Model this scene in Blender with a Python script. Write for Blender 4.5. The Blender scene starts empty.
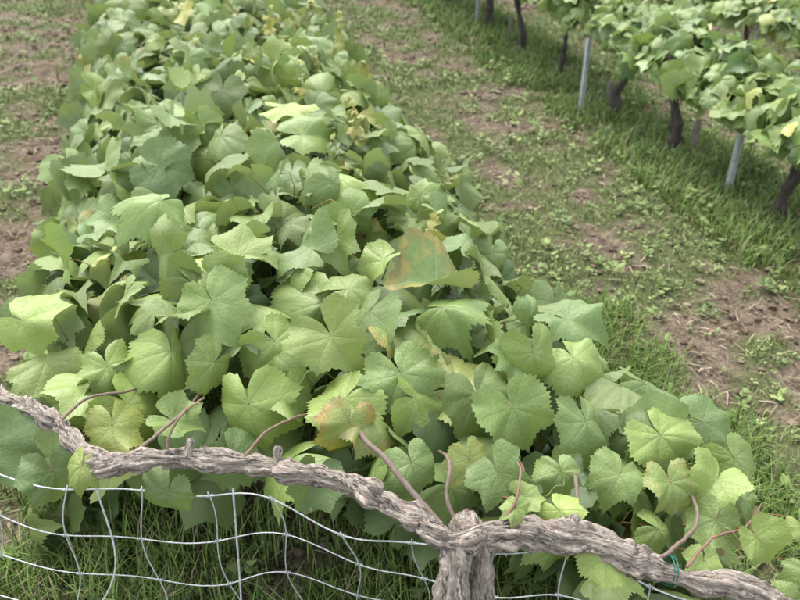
import bpy, math
import numpy as np
from mathutils import Vector
rng = np.random.default_rng(11)
scene = bpy.context.scene
RA = np.array([-0.264, 0.9645, 0.0]); RA /= np.linalg.norm(RA)   # along the vine rows
RP = np.array([RA[1], -RA[0], 0.0])                               # across the rows
UP = np.array([0., 0., 1.])

def W(a, p, z):
    a = np.asarray(a, float); p = np.asarray(p, float); z = np.asarray(z, float)
    return a[..., None]*RA + p[..., None]*RP + z[..., None]*UP
def nrm(v):
    return v/np.maximum(np.linalg.norm(v, axis=-1, keepdims=True), 1e-9)
def sstep(e0, e1, x):
    t = np.clip((x-e0)/(e1-e0), 0, 1); return t*t*(3-2*t)
def vnoise(x, y, seed=0):
    x = np.asarray(x, float); y = np.asarray(y, float)
    xi = np.floor(x); yi = np.floor(y); xf = x-xi; yf = y-yi
    def h(i, j):
        v = np.sin(i*127.1+j*311.7+seed*74.7)*43758.5453
        return v-np.floor(v)
    u = xf*xf*(3-2*xf); v = yf*yf*(3-2*yf)
    return (h(xi, yi)*(1-u)+h(xi+1, yi)*u)*(1-v)+(h(xi, yi+1)*(1-u)+h(xi+1, yi+1)*u)*v
def fbm(x, y, seed=0, o=4):
    s = 0; a = .5; t = 0
    for k in range(o):
        s = s+a*vnoise(x*2**k, y*2**k, seed+k*13); t += a; a *= .5
    return s/t

# ---------------------------------------------------------------- ground functions (row frame)
def green(a, p):
    n = fbm(a*1.3, p*1.3, 3, 4)
    n2 = fbm(a*6, p*6, 9, 4)
    xs = [-4, -2.6, -1.9, -1.2, -.7, -.3, .9, 1.35, 1.62, 1.95, 2.15, 2.5, 2.85, 3.1, 3.5, 3.9, 4.4, 4.9, 5.4, 5.8, 6.4, 9]
    ys = [.62, .56, .48, .42, .54, .85, .85, .80, .60, .56, .74, .90, .84, .62, .58, .80, .70, .58, .72, .6, .68, .68]
    g = np.interp(p, xs, ys)
    g = g+np.where(p < -1, .16*sstep(3.5, 6, a), 0)
    return np.clip(g+(n-.5)*.8+(n2-.5)*1.7, 0, 1)
def gheight(a, p):
    base = -0.10*np.clip(p-2.7, 0, 60)
    return base+.05*(fbm(a*.9, p*.9, 21, 3)-.5)+.025*(fbm(a*4, p*4, 5, 3)-.5)

# ---------------------------------------------------------------- materials
def newmat(name):
    m = bpy.data.materials.new(name); m.use_nodes = True
    nt = m.node_tree; nt.nodes.clear()
    return m, nt
class NB:
    def __init__(s, nt): s.nt = nt
    def n(s, t, **kw):
        nd = s.nt.nodes.new(t)
        for k, v in kw.items(): setattr(nd, k, v)
        return nd
    def put(s, sock, v):
        if isinstance(v, bpy.types.NodeSocket): s.nt.links.new(v, sock)
        else:
            if isinstance(v, (tuple, list)) and len(v) == 3 and sock.type == 'RGBA': v = (*v, 1)
            sock.default_value = v
    def m(s, op, a, b=0., c=0., clamp=False):
        nd = s.n('ShaderNodeMath', operation=op, use_clamp=clamp)
        s.put(nd.inputs[0], a); s.put(nd.inputs[1], b); s.put(nd.inputs[2], c); return nd.outputs[0]
    def mix(s, f, a, b, blend='MIX'):
        nd = s.n('ShaderNodeMix', data_type='RGBA', blend_type=blend)
        s.put(nd.inputs[0], f); s.put(nd.inputs[6], a); s.put(nd.inputs[7], b); return nd.outputs[2]
    def ss(s, x, e0, e1, o0=0., o1=1.):
        nd = s.n('ShaderNodeMapRange', interpolation_type='SMOOTHSTEP')
        s.put(nd.inputs[0], x); s.put(nd.inputs[1], e0); s.put(nd.inputs[2], e1); s.put(nd.inputs[3], o0); s.put(nd.inputs[4], o1)
        return nd.outputs[0]
    def noise(s, vec, scale, detail=4, rough=.55):
        nd = s.n('ShaderNodeTexNoise'); s.put(nd.inputs['Scale'], scale); s.put(nd.inputs['Detail'], detail)
        s.put(nd.inputs['Roughness'], rough)
        if vec is not None: s.put(nd.inputs['Vector'], vec)
        return nd.outputs[0]
    def attr(s, name):
        return s.n('ShaderNodeAttribute', attribute_name=name)

def leaf_material(name, detailed=True):
    m, nt = newmat(name); b = NB(nt)
    st = b.attr('leafst'); sep = b.n('ShaderNodeSeparateXYZ'); nt.links.new(st.outputs['Vector'], sep.inputs[0])
    t, s, rho = sep.outputs
    ti = b.attr('tint'); sc = b.n('ShaderNodeSeparateColor'); nt.links.new(ti.outputs['Color'], sc.inputs[0])
    light, yel, rust = sc.outputs; brt = ti.outputs['Alpha']
    loc = b.attr('leafxy').outputs['Vector']
    geo = b.n('ShaderNodeNewGeometry')
    main = b.m('MULTIPLY', b.ss(s, .002, .012, 1, 0), b.ss(t, .3, 1.05, 1, .45))
    fr = b.m('FRACT', b.m('MULTIPLY', b.m('SUBTRACT', t, b.m('MULTIPLY', s, .95)), 6.0))
    dist = b.m('ABSOLUTE', b.m('SUBTRACT', fr, .5))
    sec = b.m('MULTIPLY', b.ss(dist, .01, .06, 1, 0), b.ss(s, .0, .35, 1, .3))
    vein = b.m('MAXIMUM', main, b.m('MULTIPLY', sec, .5))
    nz = b.noise(loc, 3.2, 2)
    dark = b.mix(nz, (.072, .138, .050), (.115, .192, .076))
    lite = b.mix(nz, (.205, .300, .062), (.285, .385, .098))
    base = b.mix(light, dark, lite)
    base = b.mix(yel, base, (.45, .41, .095))
    if detailed:
        vor = b.n('ShaderNodeTexVoronoi', feature='F1'); b.put(vor.inputs['Scale'], 13.); nt.links.new(loc, vor.inputs['Vector'])
        ter = vor.outputs['Distance']
        base = b.mix(b.ss(ter, .25, .75, 0, .22), base, (.25, .32, .11))
    base = b.mix(b.m('MULTIPLY', vein, .30), base, (.36, .43, .20))
    ru = b.m('MULTIPLY', rust, b.ss(b.m('ADD', b.m('MULTIPLY', rho, .55), nz), .80, 1.05, 0, 1), clamp=True)
    base = b.mix(ru, base, b.mix(b.ss(nz, .42, .58), (.24, .085, .035), (.36, .26, .07)))
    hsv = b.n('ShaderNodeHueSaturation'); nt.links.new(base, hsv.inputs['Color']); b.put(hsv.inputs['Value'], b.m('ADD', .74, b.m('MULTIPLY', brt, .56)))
    top = hsv.outputs[0]
    under = b.mix(.6, top, (.27, .33, .19))
    col = b.mix(geo.outputs['Backfacing'], top, under)
    pb = b.n('ShaderNodeBsdfPrincipled'); b.put(pb.inputs['Base Color'], col)
    b.put(pb.inputs['Roughness'], b.m('SUBTRACT', .60, b.m('MULTIPLY', brt, .16))); b.put(pb.inputs['Specular IOR Level'], .6)
    if detailed:
        h = b.m('ADD', b.m('MULTIPLY', vein, -.7), b.m('MULTIPLY', ter, -.6))
        bump = b.n('ShaderNodeBump'); b.put(bump.inputs['Strength'], .7); b.put(bump.inputs['Distance'], .002); b.put(bump.inputs['Height'], h)
        nt.links.new(bump.outputs[0], pb.inputs['Normal'])
    tr = b.n('ShaderNodeBsdfTranslucent'); b.put(tr.inputs['Color'], b.mix(.5, col, (.32, .43, .05)))
    ms = b.n('ShaderNodeMixShader'); b.put(ms.inputs[0], .22)
    nt.links.new(pb.outputs[0], ms.inputs[1]); nt.links.new(tr.outputs[0], ms.inputs[2])
    out = b.n('ShaderNodeOutputMaterial'); nt.links.new(ms.outputs[0], out.inputs[0])
    return m

def bark_material(name, c0, c1, c2, sx=4., sy=60., bumpd=.004):
    m, nt = newmat(name); b = NB(nt)
    at = b.attr('bark').outputs['Vector']
    mp = b.n('ShaderNodeMapping'); nt.links.new(at, mp.inputs[0]); mp.inputs['Scale'].default_value = (sx, sy, sy)
    n1 = b.noise(mp.outputs[0], 1., 5, .65)
    mp2 = b.n('ShaderNodeMapping'); nt.links.new(at, mp2.inputs[0]); mp2.inputs['Scale'].default_value = (sx*6, sy*2.5, sy*2.5)
    n2 = b.noise(mp2.outputs[0], 1., 4, .6)
    col = b.mix(b.ss(n1, .38, .56), c0, c1)
    col = b.mix(b.ss(n2, .46, .64), col, c2)
    h = b.m('ADD', n1, b.m('MULTIPLY', n2, .6))
    bump = b.n('ShaderNodeBump'); b.put(bump.inputs['Strength'], 1.); b.put(bump.inputs['Distance'], bumpd); b.put(bump.inputs['Height'], h)
    pb = b.n('ShaderNodeBsdfPrincipled'); b.put(pb.inputs['Base Color'], col); b.put(pb.inputs['Roughness'], .9)
    nt.links.new(bump.outputs[0], pb.inputs['Normal'])
    out = b.n('ShaderNodeOutputMaterial'); nt.links.new(pb.outputs[0], out.inputs[0])
    return m

def tint_material(name, rough=.7, spec=.3, nscale=0):
    m, nt = newmat(name); b = NB(nt)
    c = b.attr('tint').outputs['Color']
    if nscale:
        co = b.n('ShaderNodeTexCoord').outputs['Object']
        c = b.mix(b.noise(co, nscale, 3), b.mix(.55, c, (.02, .015, .01)), c)
    pb = b.n('ShaderNodeBsdfPrincipled'); b.put(pb.inputs['Base Color'], c); b.put(pb.inputs['Roughness'], rough); b.put(pb.inputs['Specular IOR Level'], spec)
    out = b.n('ShaderNodeOutputMaterial')
    nt.links.new(pb.outputs[0], out.inputs[0])
    return m

def plain_material(name, c0, c1, rough, metal, scale=30., bumpd=.001):
    m, nt = newmat(name); b = NB(nt)
    co = b.n('ShaderNodeTexCoord').outputs['Object']
    n = b.noise(co, scale, 5, .6)
    pb = b.n('ShaderNodeBsdfPrincipled'); b.put(pb.inputs['Base Color'], b.mix(b.ss(n, .35, .65), c0, c1))
    b.put(pb.inputs['Roughness'], rough); b.put(pb.inputs['Metallic'], metal)
    bump = b.n('ShaderNodeBump'); b.put(bump.inputs['Distance'], bumpd); b.put(bump.inputs['Strength'], .6); b.put(bump.inputs['Height'], n)
    nt.links.new(bump.outputs[0], pb.inputs['Normal'])
    out = b.n('ShaderNodeOutputMaterial'); nt.links.new(pb.outputs[0], out.inputs[0])
    return m

def ground_material():
    m, nt = newmat('soil_and_turf'); b = NB(nt)
    g = b.attr('green').outputs['Fac']
    co = b.n('ShaderNodeTexCoord').outputs['Object']
    n1 = b.noise(co, 12., 6, .7); n2 = b.noise(co, 70., 4, .75); n3 = b.noise(co, 2.6, 3)
    soil = b.mix(b.ss(n1, .38, .62), (.090, .066, .047), (.255, .198, .142))
    soil = b.mix(b.ss(n2, .50, .64), soil, (.37, .305, .225))
    soil = b.mix(b.ss(n2, .48, .36, 0, .6), soil, (.06, .042, .030))
    soil = b.mix(b.ss(n3, .45, .7, 0, .35), soil, (.18, .12, .085))
    turf = b.mix(b.ss(n2, .3, .7), (.070, .085, .035), (.165, .190, .075))
    f = b.ss(b.m('ADD', g, b.m('MULTIPLY', b.m('SUBTRACT', n2, .5), 1.4)), .35, .80)
    col = b.mix(f, soil, turf)
    h = b.m('ADD', n1, b.m('MULTIPLY', n2, .6))
    bump = b.n('ShaderNodeBump'); b.put(bump.inputs['Distance'], .03); b.put(bump.inputs['Strength'], 1.); b.put(bump.inputs['Height'], h)
    pb = b.n('ShaderNodeBsdfPrincipled'); b.put(pb.inputs['Base Color'], col); b.put(pb.inputs['Roughness'], .95); b.put(pb.inputs['Specular IOR Level'], .15)
    nt.links.new(bump.outputs[0], pb.inputs['Normal'])
    out = b.n('ShaderNodeOutputMaterial'); nt.links.new(pb.outputs[0], out.inputs[0])
    return m

# ---------------------------------------------------------------- mesh helpers
def build(name, V, F, mat, attrs=None, parent=None, smooth=True):
    me = bpy.data.meshes.new(name)
    V = np.ascontiguousarray(V, dtype=np.float32)
    me.vertices.add(len(V)); me.vertices.foreach_set('co', V.ravel())
    F = [f for f in F if len(f)]
    loops = np.concatenate([f.ravel() for f in F]).astype(np.int32)
    tot = np.concatenate([np.full(len(f), f.shape[1]) for f in F]).astype(np.int32)
    start = np.concatenate([[0], np.cumsum(tot)[:-1]]).astype(np.int32)
    me.loops.add(len(loops)); me.loops.foreach_set('vertex_index', loops)
    me.polygons.add(len(tot)); me.polygons.foreach_set('loop_start', start); me.polygons.foreach_set('loop_total', tot)
    me.update(calc_edges=True)
    me.polygons.foreach_set('use_smooth', np.full(len(tot), smooth))
    for k, (typ, arr) in (attrs or {}).items():
        at = me.attributes.new(k, typ, 'POINT')
        key = {'FLOAT': 'value', 'FLOAT_VECTOR': 'vector', 'FLOAT_COLOR': 'color'}[typ]
        at.data.foreach_set(key, np.ascontiguousarray(arr, dtype=np.float32).ravel())
    me.materials.append(mat)
    ob = bpy.data.objects.new(name, me); scene.collection.objects.link(ob)
    if parent: ob.parent = parent
    return ob
def empty(name, loc=(0, 0, 0)):
    e = bpy.data.objects.new(name, None); e.empty_display_size = .2; scene.collection.objects.link(e)
    return e

# ---- leaf templates
SEG = [0, 24, 48, 71.5, 95, 117.5, 140, 174]
VEIN = np.array([0, 48, 95, 140.])
def template(N, rings):
    ang = []
    for i in range(7):
        ang += list(np.linspace(SEG[i], SEG[i+1], N+1)[:-1])
    ang.append(174.)
    ang = np.array(ang); full = np.concatenate([-ang[:0:-1], ang])
    nc = len(full); nr = len(rings)
    av = np.abs(full)
    vi = np.argmin(np.abs(av[:, None]-VEIN[None]-1e-6), axis=1)
    dv = np.radians(np.abs(av-VEIN[vi]))
    tooth = np.where(np.arange(nc) % 2 == 0, 1., -1.)
    F4 = []; F3 = []
    for j in range(nc-1):
        F3.append((0, 1+j+1, 1+j))
    for r in range(nr-1):
        for j in range(nc-1):
            a = 1+r*nc+j; F4.append((a, a+1, a+nc+1, a+nc))
    return dict(ang=np.radians(full), deg=full, dv=dv, tooth=tooth, rings=np.array(rings), F3=np.array(F3), F4=np.array(F4), nc=nc, nr=nr)
T_HI = template(6, [.14, .32, .5, .68, .85, 1.])
T_MD = template(4, [.28, .55, .8, 1.])
T_LO = template(2, [.45, .8, 1.])

def make_leaves(name, tpl, pos, N, T, size, tint, parent, mat, curlk=1.):
    K = len(pos)
    if K == 0: return
    N = nrm(N); T = nrm(T-N*np.sum(T*N, 1, keepdims=True)); X = np.cross(T, N)
    cx = np.array([0, 24, 48, 71, 95, 118, 140, 160, 174.])
    cy = np.array([1.09, .85, .98, .82, .92, .82, .82, .72, .30])
    ctl = np.repeat(cy[None], K, 0)*(1+rng.normal(0, .045, (K, 9)))
    lobe = rng.beta(1.3, 2.4, (K, 1))*1.9-.35
    ctl[:, [1, 3]] -= .10*lobe; ctl[:, [5]] -= .04*lobe
    deg = np.abs(tpl['deg'])
    seg = np.clip(np.searchsorted(cx, deg, 'right')-1, 0, 7)
    f = (deg-cx[seg])/(cx[seg+1]-cx[seg])
    peak_left = np.isin(seg, [0, 2, 4]); f = np.where(peak_left, np.sin(f*np.pi/2)**1.05, 1-np.cos(f*np.pi/2)**1.05)*.8+f*.2
    R = ctl[:, seg]*(1-f)+ctl[:, seg+1]*f
    asym = rng.normal(0, .09, (K, 1))*np.sin(tpl['ang'])[None]
    R = R*(1+asym)
    toothamp = rng.uniform(.016, .033, (K, 1)) if tpl['nr'] > 3 else np.full((K, 1), .012)
    rad = R[:, None, :]*tpl['rings'][None, :, None]
    rad[:, -1, :] += tpl['tooth'][None]*toothamp*(1+.5*rng.normal(0, 1, (K, tpl['nc'])))
    x = rad*np.sin(tpl['ang']); y = rad*np.cos(tpl['ang'])
    tv = rad*np.cos(tpl['dv']); sv = rad*np.sin(tpl['dv'])
    c = lambda lo, hi: rng.uniform(lo, hi, (K, 1, 1))
    up = (rng.random((K, 1, 1)) < .35)
    fold = np.where(up, c(-.85, -.1), c(.0, .62))
    z = -fold*curlk*(np.sqrt(x*x+.012)-.11)
    z = z+(sv*(.34-sv))*c(.1, .9)
    z = z-c(-.10, .52)*curlk*rad**2.6
    z = z-c(-.25, .62)*curlk*np.clip(x, 0, 2)**2-c(-.25, .62)*curlk*np.clip(-x, 0, 2)**2
    ph = c(0, 6.28); z = z+c(.02, .20)*curlk*np.sin(2*tpl['ang'][None, None]+ph)*rad**2
    ph = c(0, 6.28); z = z+c(.02, .16)*curlk*np.sin(5*tpl['ang'][None, None]+ph)*rad**2.5
    ph = c(0, 6.28); z = z+c(.0, .06)*np.sin(11*tpl['ang'][None, None]+ph)*rad**4
    z = z+.028*np.sin(x*7+c(0, 6))*np.sin(y*8+c(0, 6))
    bend = c(-.25, 1.25)*curlk
    yy = np.where(y > 0, y, y*.7)
    z2 = z-bend*.5*yy*np.abs(yy); y2 = y*(1-.16*bend*np.abs(yy))+c(-.16, .16)*x*x
    x2 = x*(1-.10*np.abs(fold)*np.abs(x))+c(-.16, .16)*y*np.abs(y)+c(-.04, .04)*np.sin(y*4)
    sr = c(-.5, .5)*curlk; z2 = z2+sr*x*y
    P = np.stack([x2, y2, z2], -1).reshape(K, -1, 3)
    P = np.concatenate([np.zeros((K, 1, 3)), P], 1)
    Wd = pos[:, None]+size[:, None, None]*(P[..., 0:1]*X[:, None]+P[..., 1:2]*T[:, None]+P[..., 2:3]*N[:, None])
    nv = Wd.shape[1]
    st = np.stack([tv, sv, np.broadcast_to(tpl['rings'][None, :, None], tv.shape)], -1).reshape(K, -1, 3)
    st = np.concatenate([np.zeros((K, 1, 3)), st], 1)
    off = rng.uniform(0, 50, (K, 1, 2))
    xy = np.concatenate([np.zeros((K, 1, 2)), np.stack([x, y], -1).reshape(K, -1, 2)], 1)+off
    xy = np.concatenate([xy, np.zeros((K, nv, 1))], 2)
    o = (np.arange(K)*nv)[:, None, None]
    F3 = (tpl['F3'][None]+o).reshape(-1, 3); F4 = (tpl['F4'][None]+o).reshape(-1, 4)
    tt = np.repeat(tint[:, None], nv, 1)
    return build(name, Wd.reshape(-1, 3), [F3, F4], mat,
        {'leafst': ('FLOAT_VECTOR', st.reshape(-1, 3)), 'leafxy': ('FLOAT_VECTOR', xy.reshape(-1, 3)), 'tint': ('FLOAT_COLOR', tt.reshape(-1, 4))}, parent)

# ---- tubes
def catmull(P, n):
    P = np.array(P, float); Q = np.vstack([2*P[0]-P[1], P, 2*P[-1]-P[-2]]); out = []
    for i in range(1, len(Q)-2):
        for t in np.linspace(0, 1, n, endpoint=False):
            a, b, c, d = Q[i-1], Q[i], Q[i+1], Q[i+2]
            out.append(.5*((2*b)+(-a+c)*t+(2*a-5*b+4*c-d)*t*t+(-a+3*b-3*c+d)*t**3))
    out.append(P[-1]); return np.array(out)
class Tubes:
    def __init__(s): s.V = []; s.F4 = []; s.F3 = []; s.B = []; s.C = []; s.n = 0
    def add(s, P, R, sides=8, rough=0., col=(1, 1, 1, 1), knots=0., twist=3.):
        P = np.asarray(P, float); n = len(P); R = np.broadcast_to(np.asarray(R, float), (n,))
        T = nrm(np.gradient(P, axis=0)); ref = np.array([0.13, .21, 1.]) if abs(T[0][2]) < .9 else np.array([1., 0, 0])
        u = nrm(np.cross(T[0], ref)); L = np.concatenate([[0], np.cumsum(np.linalg.norm(np.diff(P, axis=0), axis=1))])
        th = np.linspace(0, 2*np.pi, sides, endpoint=False); sd = rng.uniform(0, 100)
        V = []; B = []
        for i in range(n):
            u = nrm(u-T[i]*np.dot(u, T[i])); w = np.cross(T[i], u)
            r = np.full(sides, R[i])
            tw = th+L[i]*twist+.5*np.sin(L[i]*17+sd)
            if rough:
                r = r*(1+rough*3*(fbm(np.cos(tw)*2.6+sd+L[i]*5., np.sin(tw)*2.6+L[i]*16, 2, 4)-.5)
                       + rough*.30*np.sin(tw*7+np.sin(L[i]*30)*1.5)*(.2+1.3*vnoise(L[i]*24+np.cos(tw)*2, sd+np.sin(tw)*2, 6)))
                r = r*(1+knots*(vnoise(L[i]*24+sd, 0, 4)-.4)+knots*.7*(vnoise(L[i]*60+sd, 3, 5)-.5))
            V.append(P[i]+r[:, None]*(np.cos(th)[:, None]*u+np.sin(th)[:, None]*w))
            B.append(np.stack([np.full(sides, L[i]+sd), np.cos(tw)*R[i]*2.5, np.sin(tw)*R[i]*2.5], 1))
        V = np.concatenate(V+[P[:1], P[-1:]]); B = np.concatenate(B+[[[sd, 0, 0]], [[L[-1]+sd, 0, 0]]])
        o = s.n; j = np.arange(sides); k = (j+1) % sides
        for i in range(n-1):
            s.F4.append(np.stack([o+i*sides+j, o+i*sides+k, o+(i+1)*sides+k, o+(i+1)*sides+j], 1))
        s.F3.append(np.stack([np.full(sides, o+n*sides), o+k, o+j], 1))
        s.F3.append(np.stack([np.full(sides, o+n*sides+1), o+(n-1)*sides+j, o+(n-1)*sides+k], 1))
        s.V.append(V); s.B.append(B); s.C.append(np.repeat([col], len(V), 0)); s.n += len(V)
    def make(s, name, mat, parent=None):
        return build(name, np.concatenate(s.V), [np.concatenate(s.F4), np.concatenate(s.F3)], mat,
            {'bark': ('FLOAT_VECTOR', np.concatenate(s.B)), 'tint': ('FLOAT_COLOR', np.concatenate(s.C))}, parent)

M_LEAF = leaf_material('grape_leaf'); M_LEAFS = leaf_material('grape_leaf_simple', False)
M_BARK = bark_material('old_vine_bark', (.085, .064, .050), (.34, .28, .225), (.50, .44, .37), 16, 58, .011)
M_BARKD = bark_material('dark_vine_bark', (.025, .019, .015), (.085, .065, .052), (.15, .125, .105), 5, 70, .005)
M_CANE = tint_material('young_cane', .6, .3, 90)
M_GRASS = tint_material('grass_blade', .6, .3)
M_DEBRIS = tint_material('dry_debris', .9, .1, 60)
M_WIRE = plain_material('galvanised_wire', (.48, .49, .50), (.72, .73, .74), .55, .25, 120, .0004)
M_STEEL = plain_material('galvanised_steel_post', (.38, .42, .45), (.54, .57, .59), .5, .35, 25)
M_STAKE = bark_material('weathered_stake', (.10, .085, .07), (.22, .19, .16), (.30, .27, .23), 4, 40, .003)
M_GROUND = ground_material()

# ---------------------------------------------------------------- main canopy
def front_a(p): return 1.24-.50*(p+.17)
def prof(th, hw, zb, ztop):
    c = np.cos(th); s = np.sin(th)
    return hw*np.sign(c)*np.abs(c)**.78, zb+(ztop-zb)*np.sign(s)*np.abs(s)**.6
def canopy(a, th, pc=.21, hw=.75, zb=.14, ztop=.61):
    dp, z = prof(th, hw, zb, ztop)
    c = np.cos(th); s = np.sin(th)
    n = fbm(a*2.1, th*2.0, 31, 3)-.5
    edge = 1+.22*(fbm(a*1.7, np.sign(c)*3+7., 8, 3)-.5)
    return pc+dp*edge, z+.20*n*np.clip(s, .2, 1)
def canopy_pn(a, th, **k):
    p, z = canopy(a, th, **k)
    p1, z1 = canopy(a, th+.04, **k); p0, z0 = canopy(a, th-.04, **k)
    dt = nrm(np.stack([p1-p0, z1-z0], -1))
    pa, za = canopy(a+.04, th, **k); slope = (za-z)/.04
    N = nrm(W(-slope*.6, dt[:, 1], -dt[:, 0]))
    return p, z, N

vine = empty('grapevine_row')
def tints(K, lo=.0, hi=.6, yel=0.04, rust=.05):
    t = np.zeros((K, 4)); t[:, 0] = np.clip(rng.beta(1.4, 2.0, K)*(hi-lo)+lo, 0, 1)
    t[:, 1] = np.where(rng.random(K) < yel, rng.uniform(.3, .8, K), rng.uniform(0, .16, K))
    t[:, 2] = np.where(rng.random(K) < rust, rng.uniform(.3, .8, K), 0)
    t[:, 3] = rng.random(K); return t

def canopy_leaves(nper, a0, a1, lim=.18, hw=.75, zb=.14, ztop=.61, pc=.21):
    K = int(nper*(a1-a0))
    tg = np.linspace(-lim, np.pi+lim, 400); pg, zg = prof(tg, hw, zb, ztop)
    L = np.concatenate([[0], np.cumsum(np.hypot(np.diff(pg), np.diff(zg)))])
    v = (np.arange(K)*0.6180339887+rng.random()) % 1.0
    th = np.interp(v*L[-1], L, tg)
    a = a0+(a1-a0)*((np.arange(K)+rng.uniform(-3, 3, K))/K)
    p, z, N = canopy_pn(a, th, pc=pc, hw=hw, zb=zb, ztop=ztop)
    return a, th, p, z, N

def place_layer(name, nper, a0, a1, depth0, depth1, tpl, size, frontcut, parent, tin, rnd=.5, pet=None, mat=None):
    a, th, p, z, N = canopy_leaves(nper, a0, a1)
    fr = 1-sstep(.3, 1., a-front_a(p))
    if frontcut:
        k = a > front_a(p)+.05+.05*rng.random(len(a))
        a, th, p, z, N, fr = a[k], th[k], p[k], z[k], N[k], fr[k]
        d = a-front_a(p)
        z = z-.19*(1-sstep(0, .42, d))
        N = nrm(N-RA*.45*(1-sstep(0, .4, d))[:, None])
    K = len(a)
    P = W(a, p, z)-N*rng.uniform(depth0, depth1, K)[:, None]
    N2 = nrm(N*1.0+UP*.25-RA*.10*fr[:, None]+rng.normal(0, rnd, (K, 3))*np.array([1, 1, .6]))
    down = nrm(N*np.array([1, 1, 0])+1e-6)*.5-UP*.45-RA*.30
    T = down+rng.normal(0, .9, (K, 3))
    sz = size*rng.uniform(.58, 1.24, K)
    T = nrm(T-N2*np.sum(T*N2, 1, keepdims=True))
    ti = tin(a, p, K)
    P0 = P-T*sz[:, None]*.45
    make_leaves(name, tpl, P0, N2, T, sz, ti, parent, mat or M_LEAF)
    if pet is not None:
        for i in range(K):
            if P0[i][2] < .1: continue
            q0 = P0[i]; L = rng.uniform(.05, .10)
            d0 = -T[i]*.6-N2[i]*.5; d1 = -N[i]+rng.normal(0, .3, 3)
            q1 = q0+d0*L*.4; q2 = q1+nrm(d0*.4+d1)*L*.5; q3 = q2+nrm(d1-UP*.3)*L*.6
            c = rng.random(); col = (.28+.06*c, .17+.14*c, .07+.02*c, 1)
            pet.add(np.array([q0, q1, q2, q3]), [.0016, .0013, .0014, .0018], 5, col=col)

pet = Tubes()
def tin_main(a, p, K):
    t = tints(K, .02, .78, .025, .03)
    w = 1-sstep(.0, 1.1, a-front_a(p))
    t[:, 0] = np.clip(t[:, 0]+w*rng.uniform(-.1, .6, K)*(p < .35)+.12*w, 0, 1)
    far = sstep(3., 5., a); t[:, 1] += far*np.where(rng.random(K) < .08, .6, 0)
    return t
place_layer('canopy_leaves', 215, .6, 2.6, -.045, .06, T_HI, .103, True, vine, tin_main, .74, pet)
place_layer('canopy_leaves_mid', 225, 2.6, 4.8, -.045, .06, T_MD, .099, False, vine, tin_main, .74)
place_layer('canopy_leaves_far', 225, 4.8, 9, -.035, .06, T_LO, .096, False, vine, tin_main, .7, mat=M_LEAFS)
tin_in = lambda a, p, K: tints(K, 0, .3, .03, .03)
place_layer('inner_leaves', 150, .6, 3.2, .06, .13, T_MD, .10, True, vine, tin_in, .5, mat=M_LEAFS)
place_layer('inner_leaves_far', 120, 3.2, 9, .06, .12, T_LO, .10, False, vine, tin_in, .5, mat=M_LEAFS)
place_layer('deep_leaves', 80, .6, 9, .13, .24, T_LO, .10, True, vine, tin_in, .5, mat=M_LEAFS)

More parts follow.
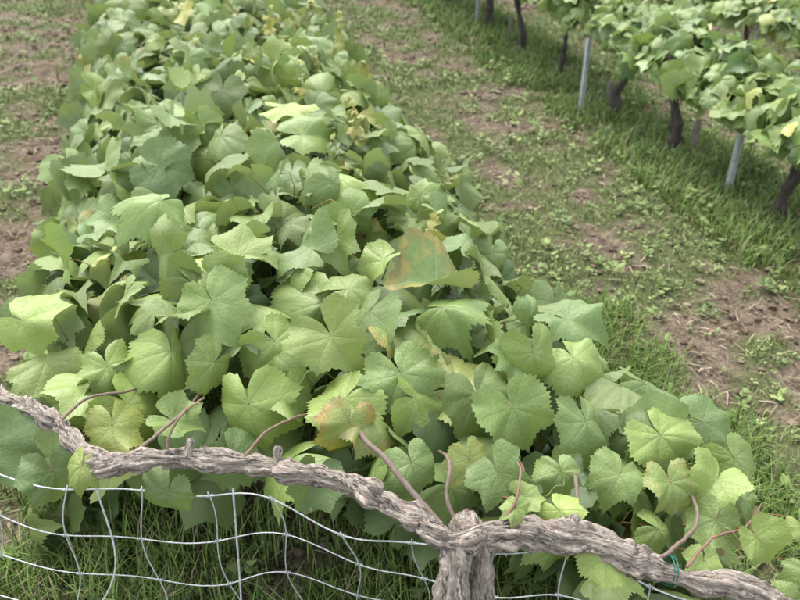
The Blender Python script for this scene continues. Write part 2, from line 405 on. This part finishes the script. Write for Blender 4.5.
# front leaves described one by one: a, p, z, size, roll(deg, 0 = tip down-slope to the front, + = to the right), tilt, tint(light, yellow, rust, bright)
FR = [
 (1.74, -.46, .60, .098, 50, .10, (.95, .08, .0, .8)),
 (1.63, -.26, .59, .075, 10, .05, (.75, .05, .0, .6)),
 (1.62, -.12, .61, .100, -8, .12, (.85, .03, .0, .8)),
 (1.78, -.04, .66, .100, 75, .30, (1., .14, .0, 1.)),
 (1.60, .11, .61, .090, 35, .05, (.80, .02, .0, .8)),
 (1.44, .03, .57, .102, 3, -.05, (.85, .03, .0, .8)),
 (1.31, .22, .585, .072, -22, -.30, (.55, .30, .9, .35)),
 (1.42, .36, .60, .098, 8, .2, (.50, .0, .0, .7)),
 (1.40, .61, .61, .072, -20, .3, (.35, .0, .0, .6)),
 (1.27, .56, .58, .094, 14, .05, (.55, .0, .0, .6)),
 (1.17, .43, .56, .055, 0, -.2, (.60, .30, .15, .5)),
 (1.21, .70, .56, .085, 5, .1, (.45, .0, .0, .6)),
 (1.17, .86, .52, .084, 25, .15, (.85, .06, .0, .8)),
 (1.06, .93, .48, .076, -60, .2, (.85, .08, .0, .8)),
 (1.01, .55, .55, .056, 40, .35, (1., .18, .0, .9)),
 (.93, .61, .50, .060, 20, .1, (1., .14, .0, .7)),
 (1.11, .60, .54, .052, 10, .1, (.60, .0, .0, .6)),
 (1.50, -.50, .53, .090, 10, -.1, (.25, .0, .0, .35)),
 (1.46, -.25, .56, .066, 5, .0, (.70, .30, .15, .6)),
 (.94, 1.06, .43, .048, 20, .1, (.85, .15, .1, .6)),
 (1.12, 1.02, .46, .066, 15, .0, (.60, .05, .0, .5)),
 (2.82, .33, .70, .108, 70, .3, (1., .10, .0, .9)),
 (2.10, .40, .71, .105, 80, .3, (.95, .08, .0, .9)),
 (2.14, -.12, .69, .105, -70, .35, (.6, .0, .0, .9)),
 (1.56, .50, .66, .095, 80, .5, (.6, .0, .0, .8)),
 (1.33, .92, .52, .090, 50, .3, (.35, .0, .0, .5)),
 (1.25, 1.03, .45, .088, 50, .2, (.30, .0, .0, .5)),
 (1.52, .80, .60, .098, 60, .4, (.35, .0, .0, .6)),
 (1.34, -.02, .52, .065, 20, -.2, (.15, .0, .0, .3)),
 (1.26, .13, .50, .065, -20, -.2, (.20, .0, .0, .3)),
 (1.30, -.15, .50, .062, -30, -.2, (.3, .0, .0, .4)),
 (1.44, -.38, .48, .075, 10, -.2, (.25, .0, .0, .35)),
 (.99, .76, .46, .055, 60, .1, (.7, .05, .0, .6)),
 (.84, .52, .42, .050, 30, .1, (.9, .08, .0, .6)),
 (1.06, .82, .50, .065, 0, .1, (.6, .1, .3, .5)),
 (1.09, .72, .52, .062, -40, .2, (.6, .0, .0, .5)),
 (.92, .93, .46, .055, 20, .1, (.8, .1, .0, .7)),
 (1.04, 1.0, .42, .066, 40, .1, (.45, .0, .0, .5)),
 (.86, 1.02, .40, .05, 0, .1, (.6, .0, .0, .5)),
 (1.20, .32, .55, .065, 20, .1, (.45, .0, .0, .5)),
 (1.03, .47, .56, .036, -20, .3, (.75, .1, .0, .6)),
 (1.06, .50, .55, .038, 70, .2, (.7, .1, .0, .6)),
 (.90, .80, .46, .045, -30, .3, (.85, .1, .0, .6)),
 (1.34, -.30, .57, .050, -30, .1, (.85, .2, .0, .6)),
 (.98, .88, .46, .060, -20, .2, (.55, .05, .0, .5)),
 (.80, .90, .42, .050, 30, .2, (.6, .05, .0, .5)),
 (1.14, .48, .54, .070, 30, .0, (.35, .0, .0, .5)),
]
P = []; N = []; T = []; S = []; TI = []
for a, p, z, s, roll, tilt, ti in FR:
    if a < 1.7: a -= .115; z -= .002
    tilt += rng.uniform(-.14, .14)
    n = nrm(-RA*(.62-tilt)+UP*(.75+tilt*.5)+RP*rng.normal(0, .30))
    t0 = nrm(-RA*.55-UP*.8+RP*0.0); t0 = nrm(t0-n*np.dot(t0, n)); x0 = np.cross(t0, n)
    if np.dot(x0, RP) < 0: x0 = -x0
    r = math.radians(roll+rng.uniform(-10, 10)); t = t0*math.cos(r)+x0*math.sin(r)
    P.append(W(a, p, z)); N.append(n); T.append(t); S.append(s*1.08); TI.append(ti)
P = np.array(P); N = np.array(N); T = np.array(T); S = np.array(S)
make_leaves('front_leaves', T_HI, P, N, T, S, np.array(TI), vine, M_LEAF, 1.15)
for i in range(len(P)):
    q0 = P[i]; q1 = q0-T[i]*.015-N[i]*.012; q2 = q1-T[i]*.01+RA*.03-UP*.03; q3 = q2+RA*.05-UP*.05
    c = rng.random(); pet.add(catmull([q0, q1, q2, q3], 3), .0018, 6, col=(.28+.06*c, .13+.10*c, .08, 1))
pet.make('petioles', M_CANE, vine)

# yellow-tan shoot tips rising out of the canopy
tips = Tubes(); P = []; N = []; T = []; S = []; TI = []
for (a, p) in [(2.35, .42), (2.75, .62), (3.3, .75), (3.7, .1), (4.3, .45), (4.9, -.05), (5.2, .6), (3.95, .75), (2.6, .55), (5.8, .3), (1.75, .55), (4.6, .7), (5.0, .2), (3.1, .45), (3.5, .55)]:
    z0 = .60; h = rng.uniform(.12, .2)
    d = np.array([rng.normal(0, .25), rng.normal(0, .25), 1.])
    pts = [W(a, p, z0)+d*h*t+np.array([0, 0, -.02*t*t])+rng.normal(0, .004, 3) for t in np.linspace(0, 1, 6)]
    tips.add(catmull(pts, 3), np.linspace(.0028, .0012, 16), 6, col=(.42, .34, .15, 1))
    for j in range(5):
        q = pts[1+j]; P.append(q); n = nrm(UP*.6+rng.normal(0, .6, 3)); N.append(n); T.append(rng.normal(0, 1, 3)); S.append(.036*(1.2-.17*j)); TI.append((.8, rng.uniform(.4, 1.), .3, .6))
tips.make('shoot_tips', M_CANE, vine)
make_leaves('young_leaves', T_MD, np.array(P), np.array(N), np.array(T), np.array(S), np.array(TI), vine, M_LEAF)

# cordon, trunk and canes
wood = Tubes()
C = [(1.58, -.50, .53), (1.49, -.46, .55), (1.42, -.40, .565), (1.35, -.345, .555), (1.235, -.27, .55), (1.21, -.17, .57), (1.165, -.04, .57), (1.10, .10, .56), (1.045, .21, .55), (.965, .29, .54), (.91, .34, .515), (.90, .42, .515), (.88, .54, .51), (.79, .67, .48), (.755, .77, .46), (.71, .84, .45), (.66, .95, .43)]
pts = catmull([W(*c) for c in C], 24); n = len(pts)
pts = pts+np.stack([.009*(vnoise(np.arange(n)/13, k*np.ones(n), 3)-.5)*2+.004*(vnoise(np.arange(n)/5, k*np.ones(n), 7)-.5) for k in range(3)], 1)
rad = np.interp(np.linspace(0, 1, n), [0, .1, .3, .55, .66, .75, .85, 1], [.009, .0135, .0175, .0195, .028, .024, .020, .017])
wood.add(pts, rad, 48, .38, knots=.6, twist=1.5)
for path, r0, r1 in [
  ([(.90, .36, .53), (.84, .32, .42), (.80, .28, .28), (.78, .26, .12), (.77, .25, -.04)], .023, .029),
  ([(.90, .40, .52), (.86, .39, .40), (.85, .40, .25), (.86, .42, .10), (.86, .43, -.04)], .019, .025)]:
    q = catmull([W(*c) for c in path], 18); wood.add(q, np.linspace(r0, r1, len(q)), 36, .40, knots=.4, twist=2.)
for c, r in [((.905, .375, .525), .028), ((1.225, -.235, .555), .020), ((.81, .65, .487), .022)]:
    q = np.array([W(c[0]-.3*(r*2.6*(t-.5)), c[1]+r*2.6*(t-.5), c[2]) for t in np.linspace(0, 1, 20)])
    wood.add(q, r*np.sqrt(np.clip(1-(np.linspace(-1, 1, 20))**2, .05, 1)), 32, .6)
for (a, p, z), d in [((1.12, .06, .575), (.02, .01, .03)), ((1.02, .235, .56), (-.01, -.015, .028)), ((.86, .57, .52), (.02, .0, .03)), ((1.19, -.1, .585), (.015, .01, .022))]:
    q = np.array([W(a+d[0]*t, p+d[1]*t, z+d[2]*t) for t in np.linspace(-.3, 1, 7)]); wood.add(q, [.012, .010, .0085, .008, .008, .0085, .006], 14, .3)
for k in range(90):      # peeling bark strips
    i = rng.integers(14, n-20); L = rng.integers(7, 18); off = nrm(rng.normal(0, 1, 3)+UP*1.2-RA*.6)
    off = off-nrm(pts[i+3]-pts[i])*np.dot(off, nrm(pts[i+3]-pts[i]))
    q = pts[i:i+L]+off*(rad[i:i+L, None]*(1.02+.34*np.linspace(0, 1, L)[:, None]**2*rng.random()))+np.cumsum(rng.normal(0, .0004, (L, 3)), 0)
    wood.add(q, np.linspace(.0026, .0006, L), 6, .3)
wood.make('cordon_and_trunk', M_BARK, vine)
cane = Tubes()
for path, r0, r1, col in [
  ([(.93, .335, .53), (1.0, .30, .555), (1.08, .265, .58), (1.15, .24, .575), (1.28, .25, .52)], .0068, .0048, (.22, .17, .135, 1)),
  ([(.88, .585, .51), (.92, .60, .525), (.985, .625, .53), (1.10, .66, .46)], .005, .0035, (.24, .18, .135, 1)),
  ([(1.22, -.22, .565), (1.28, -.15, .575), (1.36, -.10, .555), (1.50, -.06, .50)], .0045, .003, (.25, .19, .14, 1)),
  ([(1.36, -.36, .57), (1.42, -.30, .58), (1.45, -.22, .56), (1.55, -.18, .50)], .0035, .0025, (.24, .18, .135, 1)),
  ([(.87, .54, .50), (.80, .68, .485), (.81, .75, .485), (.86, .83, .48), (.95, .86, .47), (1.1, .84, .42)], .0045, .0035, (.24, .17, .13, 1)),
  ([(.90, .45, .53), (.96, .50, .53), (1.06, .55, .50), (1.2, .57, .44)], .0035, .003, (.24, .17, .13, 1)),
  ([(.91, .36, .54), (.955, .35, .575), (1.0, .37, .60), (1.05, .38, .585), (1.15, .40, .50)], .0042, .003, (.23, .17, .13, 1)),
  ([(1.15, .0, .58), (1.19, .05, .60), (1.21, .10, .605), (1.27, .14, .56)], .0032, .0024, (.27, .17, .12, 1)),
  ([(1.20, -.14, .58), (1.22, -.13, .61), (1.25, -.10, .635), (1.33, -.06, .60)], .0030, .0022, (.27, .18, .12, 1)),
  ([(.90, .43, .53), (.92, .47, .565), (.97, .50, .585), (1.04, .52, .56)], .0028, .0020, (.28, .17, .12, 1)),
  ([(.77, .75, .475), (.82, .84, .47), (.84, .93, .45), (.90, 1.02, .43)], .0030, .0018, (.30, .16, .12, 1)),
]:
    q = catmull([W(*c) for c in path], 8)+rng.normal(0, .0006, (8*(len(path)-1)+1, 3))
    cane.add(q, np.linspace(r0, r1, len(q)), 10, .06, col=col)
for k in range(26):
    a = rng.uniform(1.5, 7.5); p = rng.uniform(-.25, .75)
    pts_ = [W(a+t*1.2, p+.06*math.sin(t*3+k), .42+.05*math.sin(t*4+k)) for t in np.linspace(0, 1, 8)]
    cane.add(catmull(pts_, 3), .004, 6, col=(.2, .14, .09, 1))
for a in [2.6, 3.8, 5.0, 6.2, 7.4, 8.6]:
    q = catmull([W(a, .25, -.03), W(a+.03, .22, .15), W(a-.02, .28, .30), W(a+.04, .24, .40)], 6)
    cane.add(q, np.linspace(.03, .02, len(q)), 14, .2, col=(.10, .075, .055, 1))
for k in range(7):
    p = rng.uniform(-.3, 1.0); a = front_a(p)+rng.uniform(0, .05)
    d = nrm(rng.normal(0, 1, 3)+np.array([0, 0, -.3])); t = np.linspace(0, 1, 24)
    e = nrm(np.cross(d, UP)); f = np.cross(d, e)
    q = W(a, p, .55)+np.outer(t*.09, d)+np.outer(.012*t*np.cos(t*14), e)+np.outer(.012*t*np.sin(t*14), f)
    cane.add(q, .0009, 5, col=(.25, .26, .10, 1))
cane.make('canes', M_CANE, vine)

# ---------------------------------------------------------------- wire mesh fence under the cordon
fence = empty('wire_mesh_fence')
wt = Tubes()
def netpt(u, v):
    top = np.array([1.205-.50*(u+.17), u, .52])
    lean = -.26*np.clip(-.22-u, -.1, 1)*(1-v/.52)*2.2
    sag = .018*math.sin(u*9+v*5)+.012*math.sin(u*23+1)
    return W(top[0]+sag+.03*(1-v/.52)*math.sin(u*5), u+lean+.012*math.sin(v*19+u*8), v+.016*math.sin(u*13+v*3)-.10*(u > .25)*min(u-.25, .6))
us = np.arange(-.985, 1.45, .128)
hs = [.475, .355, .235, .12, .0]
for v in hs:
    q = np.array([netpt(u, v) for u in np.arange(-.985, 1.42, .02)]); wt.add(q, .0014 if v < .46 else .0016, 6)
for u in us:
    q = np.array([netpt(u, v) for v in np.linspace(-.02, .485, 22)]); wt.add(q, .0014, 6)
    for v in hs[:-1]:
        c = netpt(u, v); d = nrm(netpt(u+.01, v)-c); t = np.linspace(-1, 1, 22)
        e = UP; f = np.cross(d, e)
        k = c+np.outer(t*.007, d)+np.outer(.0030*np.cos(t*12), e)+np.outer(.0030*np.sin(t*12), f)
        wt.add(k, .0010, 5)
for (u, w2) in [(-.30, -.20), (-.03, -.02)]:
    q = catmull([netpt(u, .50)+RA*-.01, netpt((u+w2)/2-.03, .28)-RA*.04, netpt(u-.08, .0)-RA*.06], 10); wt.add(q, .0021, 6)
wt.make('netting', M_WIRE, fence)
pt = Tubes()
for u in (-1.0, 1.45):
    q = np.array([netpt(u, v) for v in np.linspace(-.05, .62, 10)]); pt.add(q, .022, 14, .06)
pt.make('end_stakes', M_STAKE, fence)

tie = Tubes()
c = W(.775, .72, .47); d = nrm(W(.755, .77, .46)-W(.79, .67, .48)); e = nrm(np.cross(d, UP)); f = np.cross(d, e); t = np.linspace(0, 1, 40)
tie.add(c+np.outer((t-.5)*.014, d)+np.outer(.026*np.cos(t*14), e)+np.outer(.026*np.sin(t*14), f), .0013, 6, col=(.0, .12, .08, 1))
tie.make('plastic_tie', tint_material('green_plastic', .35, .5))

# ---------------------------------------------------------------- neighbouring rows
def side_row(pc, a0, a1, trunks, tpl, nper, size, zoff, hw=.21):
    e = empty('grapevine_row')
    for i, (d0, d1, tp, k) in enumerate([(-.03, .05, tpl, 1.), (.05, .11, T_LO, .4)]):
        a, th, p, z, N = canopy_leaves(nper*k, a0, a1, lim=-.05, pc=pc, hw=hw, zb=.415, ztop=.61)
        clump = fbm(a*2.2, p*0+pc, 17, 2); keep = rng.random(len(a)) < sstep(.15, .5, clump)+.35
        a, th, p, z, N = a[keep], th[keep], p[keep], z[keep], N[keep]
        z = z+zoff+.20*(fbm(a*1.8, p*1.5+pc, 41, 3)-.5)
        K = len(a); P = W(a, p, z)-N*rng.uniform(d0, d1, K)[:, None]
        N2 = nrm(N+UP*.45+rng.normal(0, .65, (K, 3))); T = -UP*.5-RA*.1-RP*.2+rng.normal(0, .8, (K, 3))
        t = tints(K, .05, .65, .05, .03); t[:, 3] = .6+.6*t[:, 3]
        make_leaves(['canopy_leaves', 'inner_leaves'][i], tp, P, N2, T, size*rng.uniform(.6, 1.2, K), t, e, M_LEAFS)
    tb = Tubes()
    for (a, lean) in trunks:
        pp = pc-.02
        zg = float(gheight(np.array(a), np.array(pp)))
        w0 = rng.uniform(-.04, .04, 4)
        q = catmull([W(a, pp, zg-.04), W(a+w0[0], pp-lean*.3+w0[1]*.5, zg+.13), W(a+w0[2], pp-lean*.4, zg+.27), W(a+.05, pp-lean, .52+zoff)], 8)
        tb.add(q, np.linspace(.030, .017, len(q))*rng.uniform(.7, 1.15), 16, .32, knots=.6)
        for sgn in (-1, 1):
            q = catmull([W(a+.03, pp-lean*.8, .42+zoff), W(a+sgn*.2, pc, .49+zoff), W(a+sgn*.6, pc, .52+zoff)], 8)
            tb.add(q, np.linspace(.014, .008, len(q)), 12, .2, knots=.3)
    tb.make('trunks', M_BARKD, e)
    w = Tubes()
    w.add(np.array([W(a, pc, .48+zoff) for a in np.linspace(a0, a1, 30)]), .0015, 5)
    w.make('trellis_wires', M_WIRE, e)
    return e
side_row(2.58, 1.6, 11.5, [(1.8, .05), (2.72, -.06), (3.59, .10), (4.22, .02), (5.10, -.04), (5.75, .08), (6.5, .0), (7.4, .05), (8.3, 0), (9.2, .04), (10.2, 0)], T_MD, 190, .086, .0)
side_row(4.10, 1.6, 14, [(x+rng.uniform(-.15, .15), rng.uniform(-.05, .08)) for x in np.arange(2.2, 14, .95)], T_LO, 150, .088, -.14)
side_row(5.60, 2.5, 16, [(x+rng.uniform(-.15, .15), rng.uniform(-.05, .08)) for x in np.arange(3, 16, .95)], T_LO, 140, .09, -.29)
side_row(7.10, 3.5, 18, [(x, 0.) for x in np.arange(4, 18, 1.)], T_LO, 120, .095, -.44)

def steel_post(a, p, h, lean):
    zg = float(gheight(np.array(a), np.array(p)))
    prof_ = np.array([(-.014, -.012), (.014, -.012), (.014, .012), (.009, .012), (.009, -.007), (-.009, -.007), (-.009, .012), (-.014, .012)])
    V = []
    for z in (-.05, h):
        for x, y in prof_: V.append(W(a+x, p+y+lean*z, zg+z))
    n = len(prof_); F = np.array([(i, (i+1) % n, (i+1) % n+n, i+n) for i in range(n)])
    caps = [np.array([(0, 1, 4, 5)])+n, np.array([(1, 2, 3, 4)])+n, np.array([(0, 5, 6, 7)])+n]
    build('vineyard_post', np.array(V), [F]+caps, M_STEEL, smooth=False)
for a, p, h, l in [(4.33, 2.36, .46, .0), (3.03, 2.52, .48, .0), (6.6, 2.5, .5, 0), (8.9, 2.5, .5, .03), (4.9, 4.0, .52, .02), (7.3, 4.0, .52, 0), (6.4, 5.5, .52, 0), (9.8, 4.0, .52, 0), (8.7, 5.5, .52, .02)]:
    steel_post(a, p, h, l)
for a, p, h in [(3.48, 2.60, .20), (4.40, 2.58, .15), (6.0, 2.55, .2)]:
    zg = float(gheight(np.array(a), np.array(p))); tb = Tubes()
    q = np.array([W(a+.02*t, p+.02*t, zg-.04+(h+.04)*t) for t in np.linspace(0, 1, 8)]); tb.add(q, .017, 14, .1); tb.make('wooden_stake', M_STAKE)

# ---------------------------------------------------------------- ground
u = np.linspace(-4.7, 4.7, 480); gx = 2.2*np.sinh(u)+.8; gy = 2.2*np.sinh(u)+4.0
X, Y = np.meshgrid(gx, gy); XY = np.stack([X.ravel(), Y.ravel()], 1)
A = XY@RA[:2]; Pp = XY@RP[:2]
G = green(A, Pp)
dist = np.hypot(X.ravel()-.8, Y.ravel()-4)
near = 1-sstep(8, 14, dist)
Z = gheight(A, Pp)+near*(1-G)*.035*(fbm(A*12, Pp*12, 77, 3)-.5)*2
n = len(gx); i = np.arange(n-1); I, J = np.meshgrid(i, i); k = (J*n+I).ravel()
build('ground', np.stack([XY[:, 0], XY[:, 1], Z], 1), [np.stack([k, k+1, k+n+1, k+n], 1)], M_GROUND, {'green': ('FLOAT', G)})

# ---------------------------------------------------------------- grass
def scatter(K, a0, a1, p0, p1, powr=1.3, fn=None):
    a = a0+(a1-a0)*rng.random(K)**powr; p = rng.uniform(p0, p1, K)
    g = green(a, p); keep = rng.random(K) < (fn(g) if fn else g)
    return a[keep], p[keep], g[keep]
def blades(name, a, p, g, lmin, lmax, width, cols, lean=.6):
    K = len(a); zg = gheight(a, p)
    base = W(a, p, zg-.004)
    az = rng.uniform(0, 2*np.pi, K)
    L = rng.uniform(lmin, lmax, K)*(.35+.5*g+.5*fbm(a*3, p*3, 61, 2))
    d = np.stack([np.cos(az), np.sin(az), np.zeros(K)], 1); sd = np.stack([-np.sin(az), np.cos(az), np.zeros(K)], 1)
    ln = rng.uniform(.1, lean, K)[:, None]
    w = (width*rng.uniform(.6, 1.3, K)*(1+.12*np.clip(a-2, 0, 6)))[:, None]; L = L[:, None]
    m1 = base+UP*L*.5*(1-ln*.15)+d*L*.2*ln; tp = base+UP*L*(1-ln*.45)+d*L*.9*ln
    V = np.stack([base-sd*w*.5, base+sd*w*.5, m1+sd*w*.42, m1-sd*w*.42, tp], 1).reshape(-1, 3)
    o = np.arange(K)*5
    ci = np.clip(rng.random((K, 1))*.6+1.3*(fbm(a*3.5, p*3.5, 91, 3)[:, None]-.35), 0, 1); c = np.array(cols[0])*(1-ci)+np.array(cols[1])*ci
    dry = rng.random(K) < .12; c[dry] = (.36, .31, .18)
    c = c*rng.uniform(.75, 1.2, (K, 1)); c = np.concatenate([c, np.ones((K, 1))], 1)
    build(name, V, [np.stack([o, o+1, o+2, o+3], 1), np.stack([o+3, o+2, o+4], 1)], M_GRASS, {'tint': ('FLOAT_COLOR', np.repeat(c, 5, 0))}, grass)
grass = empty('grass')
cg = [(.12, .175, .048), (.29, .355, .12)]
a, p, g = scatter(125000, .8, 9, -2.6, 5.0, 1.5, lambda g: sstep(.35, .9, g)*.95+.03); blades('turf_blades', a, p, g, .02, .06, .0045, cg, 1.0)
a, p, g = scatter(30000, .5, 2.2, -1.2, 1.5, 1.0, lambda g: sstep(.3, .7, g)*.9+.05); blades('long_grass_under_row', a, p, g, .07, .17, .0040, [(.12, .205, .04), (.25, .36, .09)], .9)
a, p, g = scatter(32000, 1.5, 9, 2.15, 2.95, 1.3, lambda g: sstep(.45, .95, g)); blades('long_grass_strip', a, p, g, .04, .13, .0048, [(.11, .19, .04), (.24, .345, .09)], .95)
a, p, g = scatter(30000, 5, 18, -5, 9, 1.2, lambda g: sstep(.3, .8, g)); blades('distant_grass', a, p, g, .04, .10, .008, cg, .9)

def weeds(name, K0, a0, a1, p0, p1, powr, smin, smax, nl):
    a, p, g = scatter(K0, a0, a1, p0, p1, powr, lambda g: sstep(.3, .85, g)*.9+.05)
    K = len(a); a = np.repeat(a, nl); p = np.repeat(p, nl); g = np.repeat(g, nl)
    s0 = np.repeat(rng.uniform(smin, smax, K), nl); tone = np.repeat(rng.random(K), nl)
    n = len(a); az = rng.uniform(0, 2*np.pi, n); d = W(np.cos(az), np.sin(az), np.zeros(n)); sd = np.cross(d, UP)
    s = s0*rng.uniform(.6, 1.2, n); s = s[:, None]
    base = W(a, p, gheight(a, p)+.004)+d*s*.15+UP*(rng.uniform(.0, 1.6, n)[:, None]*s)
    el = rng.uniform(-.2, .8, n)[:, None]; dd = nrm(d+UP*el); nn = np.cross(sd, dd)
    pts = [(0, 0, 0), (.35, .30, .06), (.75, .30, .05), (1.05, 0, -.1), (.75, -.30, .05), (.35, -.30, .06)]
    V = np.stack([base+dd*s*x+sd*s*y-nn*s*z for x, y, z in pts], 1).reshape(-1, 3); o = np.arange(n)*6
    c = np.outer(1-tone, (.12, .185, .055))+np.outer(tone, (.28, .345, .12)); c *= rng.uniform(.8, 1.2, (n, 1))
    c = np.concatenate([c, np.ones((n, 1))], 1)
    build(name, V, [np.stack([o, o+1, o+2, o+3], 1), np.stack([o, o+3, o+4, o+5], 1)], M_GRASS, {'tint': ('FLOAT_COLOR', np.repeat(c, 6, 0))}, wd, smooth=False)
wd = empty('weeds')
weeds('small_weeds', 28000, .8, 9, -2.6, 4.8, 1.4, .008, .018, 5)
weeds('large_weeds', 2400, .8, 8, -2.6, 4., 1.2, .022, .040, 7)

ic = np.array([(0, 0, 1), (.89, 0, .45), (.28, .85, .45), (-.72, .53, .45), (-.72, -.53, .45), (.28, -.85, .45), (.72, .53, -.45), (-.28, .85, -.45), (-.89, 0, -.45), (-.28, -.85, -.45), (.72, -.53, -.45), (0, 0, -1)])
icf = np.array([(0, 1, 2), (0, 2, 3), (0, 3, 4), (0, 4, 5), (0, 5, 1), (1, 6, 2), (2, 7, 3), (3, 8, 4), (4, 9, 5), (5, 10, 1), (6, 7, 2), (7, 8, 3), (8, 9, 4), (9, 10, 5), (10, 6, 1), (11, 7, 6), (11, 8, 7), (11, 9, 8), (11, 10, 9), (11, 6, 10)])
a, p, g = scatter(34000, .8, 10, -3., 6, 1.3, lambda g: (1-sstep(.3, .9, g))*.9+.03); K = len(a)
s = .004+.015*rng.random(K)**4; s = s*(1+.08*np.clip(a-2, 0, 8))
V = W(a, p, gheight(a, p)+s*.3)[:, None]+ic[None]*(s[:, None, None]*rng.uniform(.55, 1.25, (K, 12, 1)))*np.array([1.2, 1., .7])
tone = rng.random((K, 1)); c = (1-tone)*np.array([.14, .10, .07])+tone*np.array([.36, .28, .20]); c = np.concatenate([c, np.ones((K, 1))], 1)
build('soil_clods', V.reshape(-1, 3), [(icf[None]+(np.arange(K)*12)[:, None, None]).reshape(-1, 3)], M_DEBRIS, {'tint': ('FLOAT_COLOR', np.repeat(c, 12, 0))}, smooth=False)
a, p, g = scatter(20000, .8, 10, -3, 5, 1.3, lambda g: (1-sstep(.3, .95, g))*.8+.1); K = len(a)
az = rng.uniform(0, 2*np.pi, K); d = W(np.cos(az), np.sin(az), rng.normal(0, .15, K)); sd = nrm(np.cross(d, UP)); L = rng.uniform(.01, .045, K)[:, None]; w = rng.uniform(.0015, .004, K)[:, None]
b0 = W(a, p, gheight(a, p)+.010)
V = np.stack([b0-d*L-sd*w*.5, b0-d*L+sd*w*.5, b0+d*L*.2+sd*w+UP*.006, b0+d*L*.2-sd*w+UP*.006, b0+d*L], 1).reshape(-1, 3); o = np.arange(K)*5
tone = rng.random((K, 1)); c = (1-tone)*np.array([.20, .14, .09])+tone*np.array([.52, .44, .30]); c = np.concatenate([c, np.ones((K, 1))], 1)
build('straw', V, [np.stack([o, o+1, o+2, o+3], 1), np.stack([o+3, o+2, o+4], 1)], M_DEBRIS, {'tint': ('FLOAT_COLOR', np.repeat(c, 5, 0))})

# ---------------------------------------------------------------- light, sky, camera
w = bpy.data.worlds.new('World'); scene.world = w; w.use_nodes = True
nt = w.node_tree; bg = nt.nodes['Background']
sky = nt.nodes.new('ShaderNodeTexSky'); sky.sky_type = 'NISHITA'; sky.sun_disc = False
EL, AZ = math.radians(60), math.radians(-25)
sky.sun_elevation = EL; sky.sun_rotation = AZ; sky.air_density = 1.; sky.dust_density = 3.; sky.ozone_density = 1.
hs_ = nt.nodes.new('ShaderNodeHueSaturation'); hs_.inputs['Saturation'].default_value = .35
nt.links.new(sky.outputs[0], hs_.inputs['Color']); nt.links.new(hs_.outputs[0], bg.inputs[0]); bg.inputs[1].default_value = .47
sd = bpy.data.lights.new('sun', 'SUN'); sd.energy = 1.9; sd.angle = math.radians(50); sd.color = (1, .97, .91)
so = bpy.data.objects.new('sun', sd); scene.collection.objects.link(so)
dirv = Vector((math.sin(AZ)*math.cos(EL), math.cos(AZ)*math.cos(EL), math.sin(EL)))
so.rotation_euler = dirv.to_track_quat('Z', 'Y').to_euler()

cam = bpy.data.cameras.new('camera'); co = bpy.data.objects.new('camera', cam); scene.collection.objects.link(co)
co.location = (0, 0, 1.65); co.rotation_euler = (math.radians(90-32.5), 0, 0)
cam.sensor_width = 36; cam.lens = 35.3; cam.clip_end = 800; cam.clip_start = .05
cam.dof.use_dof = True; cam.dof.focus_distance = 1.7; cam.dof.aperture_fstop = 4.5
scene.camera = co
scene.view_settings.view_transform = 'Standard'; scene.view_settings.look = 'None'; scene.view_settings.exposure = 0
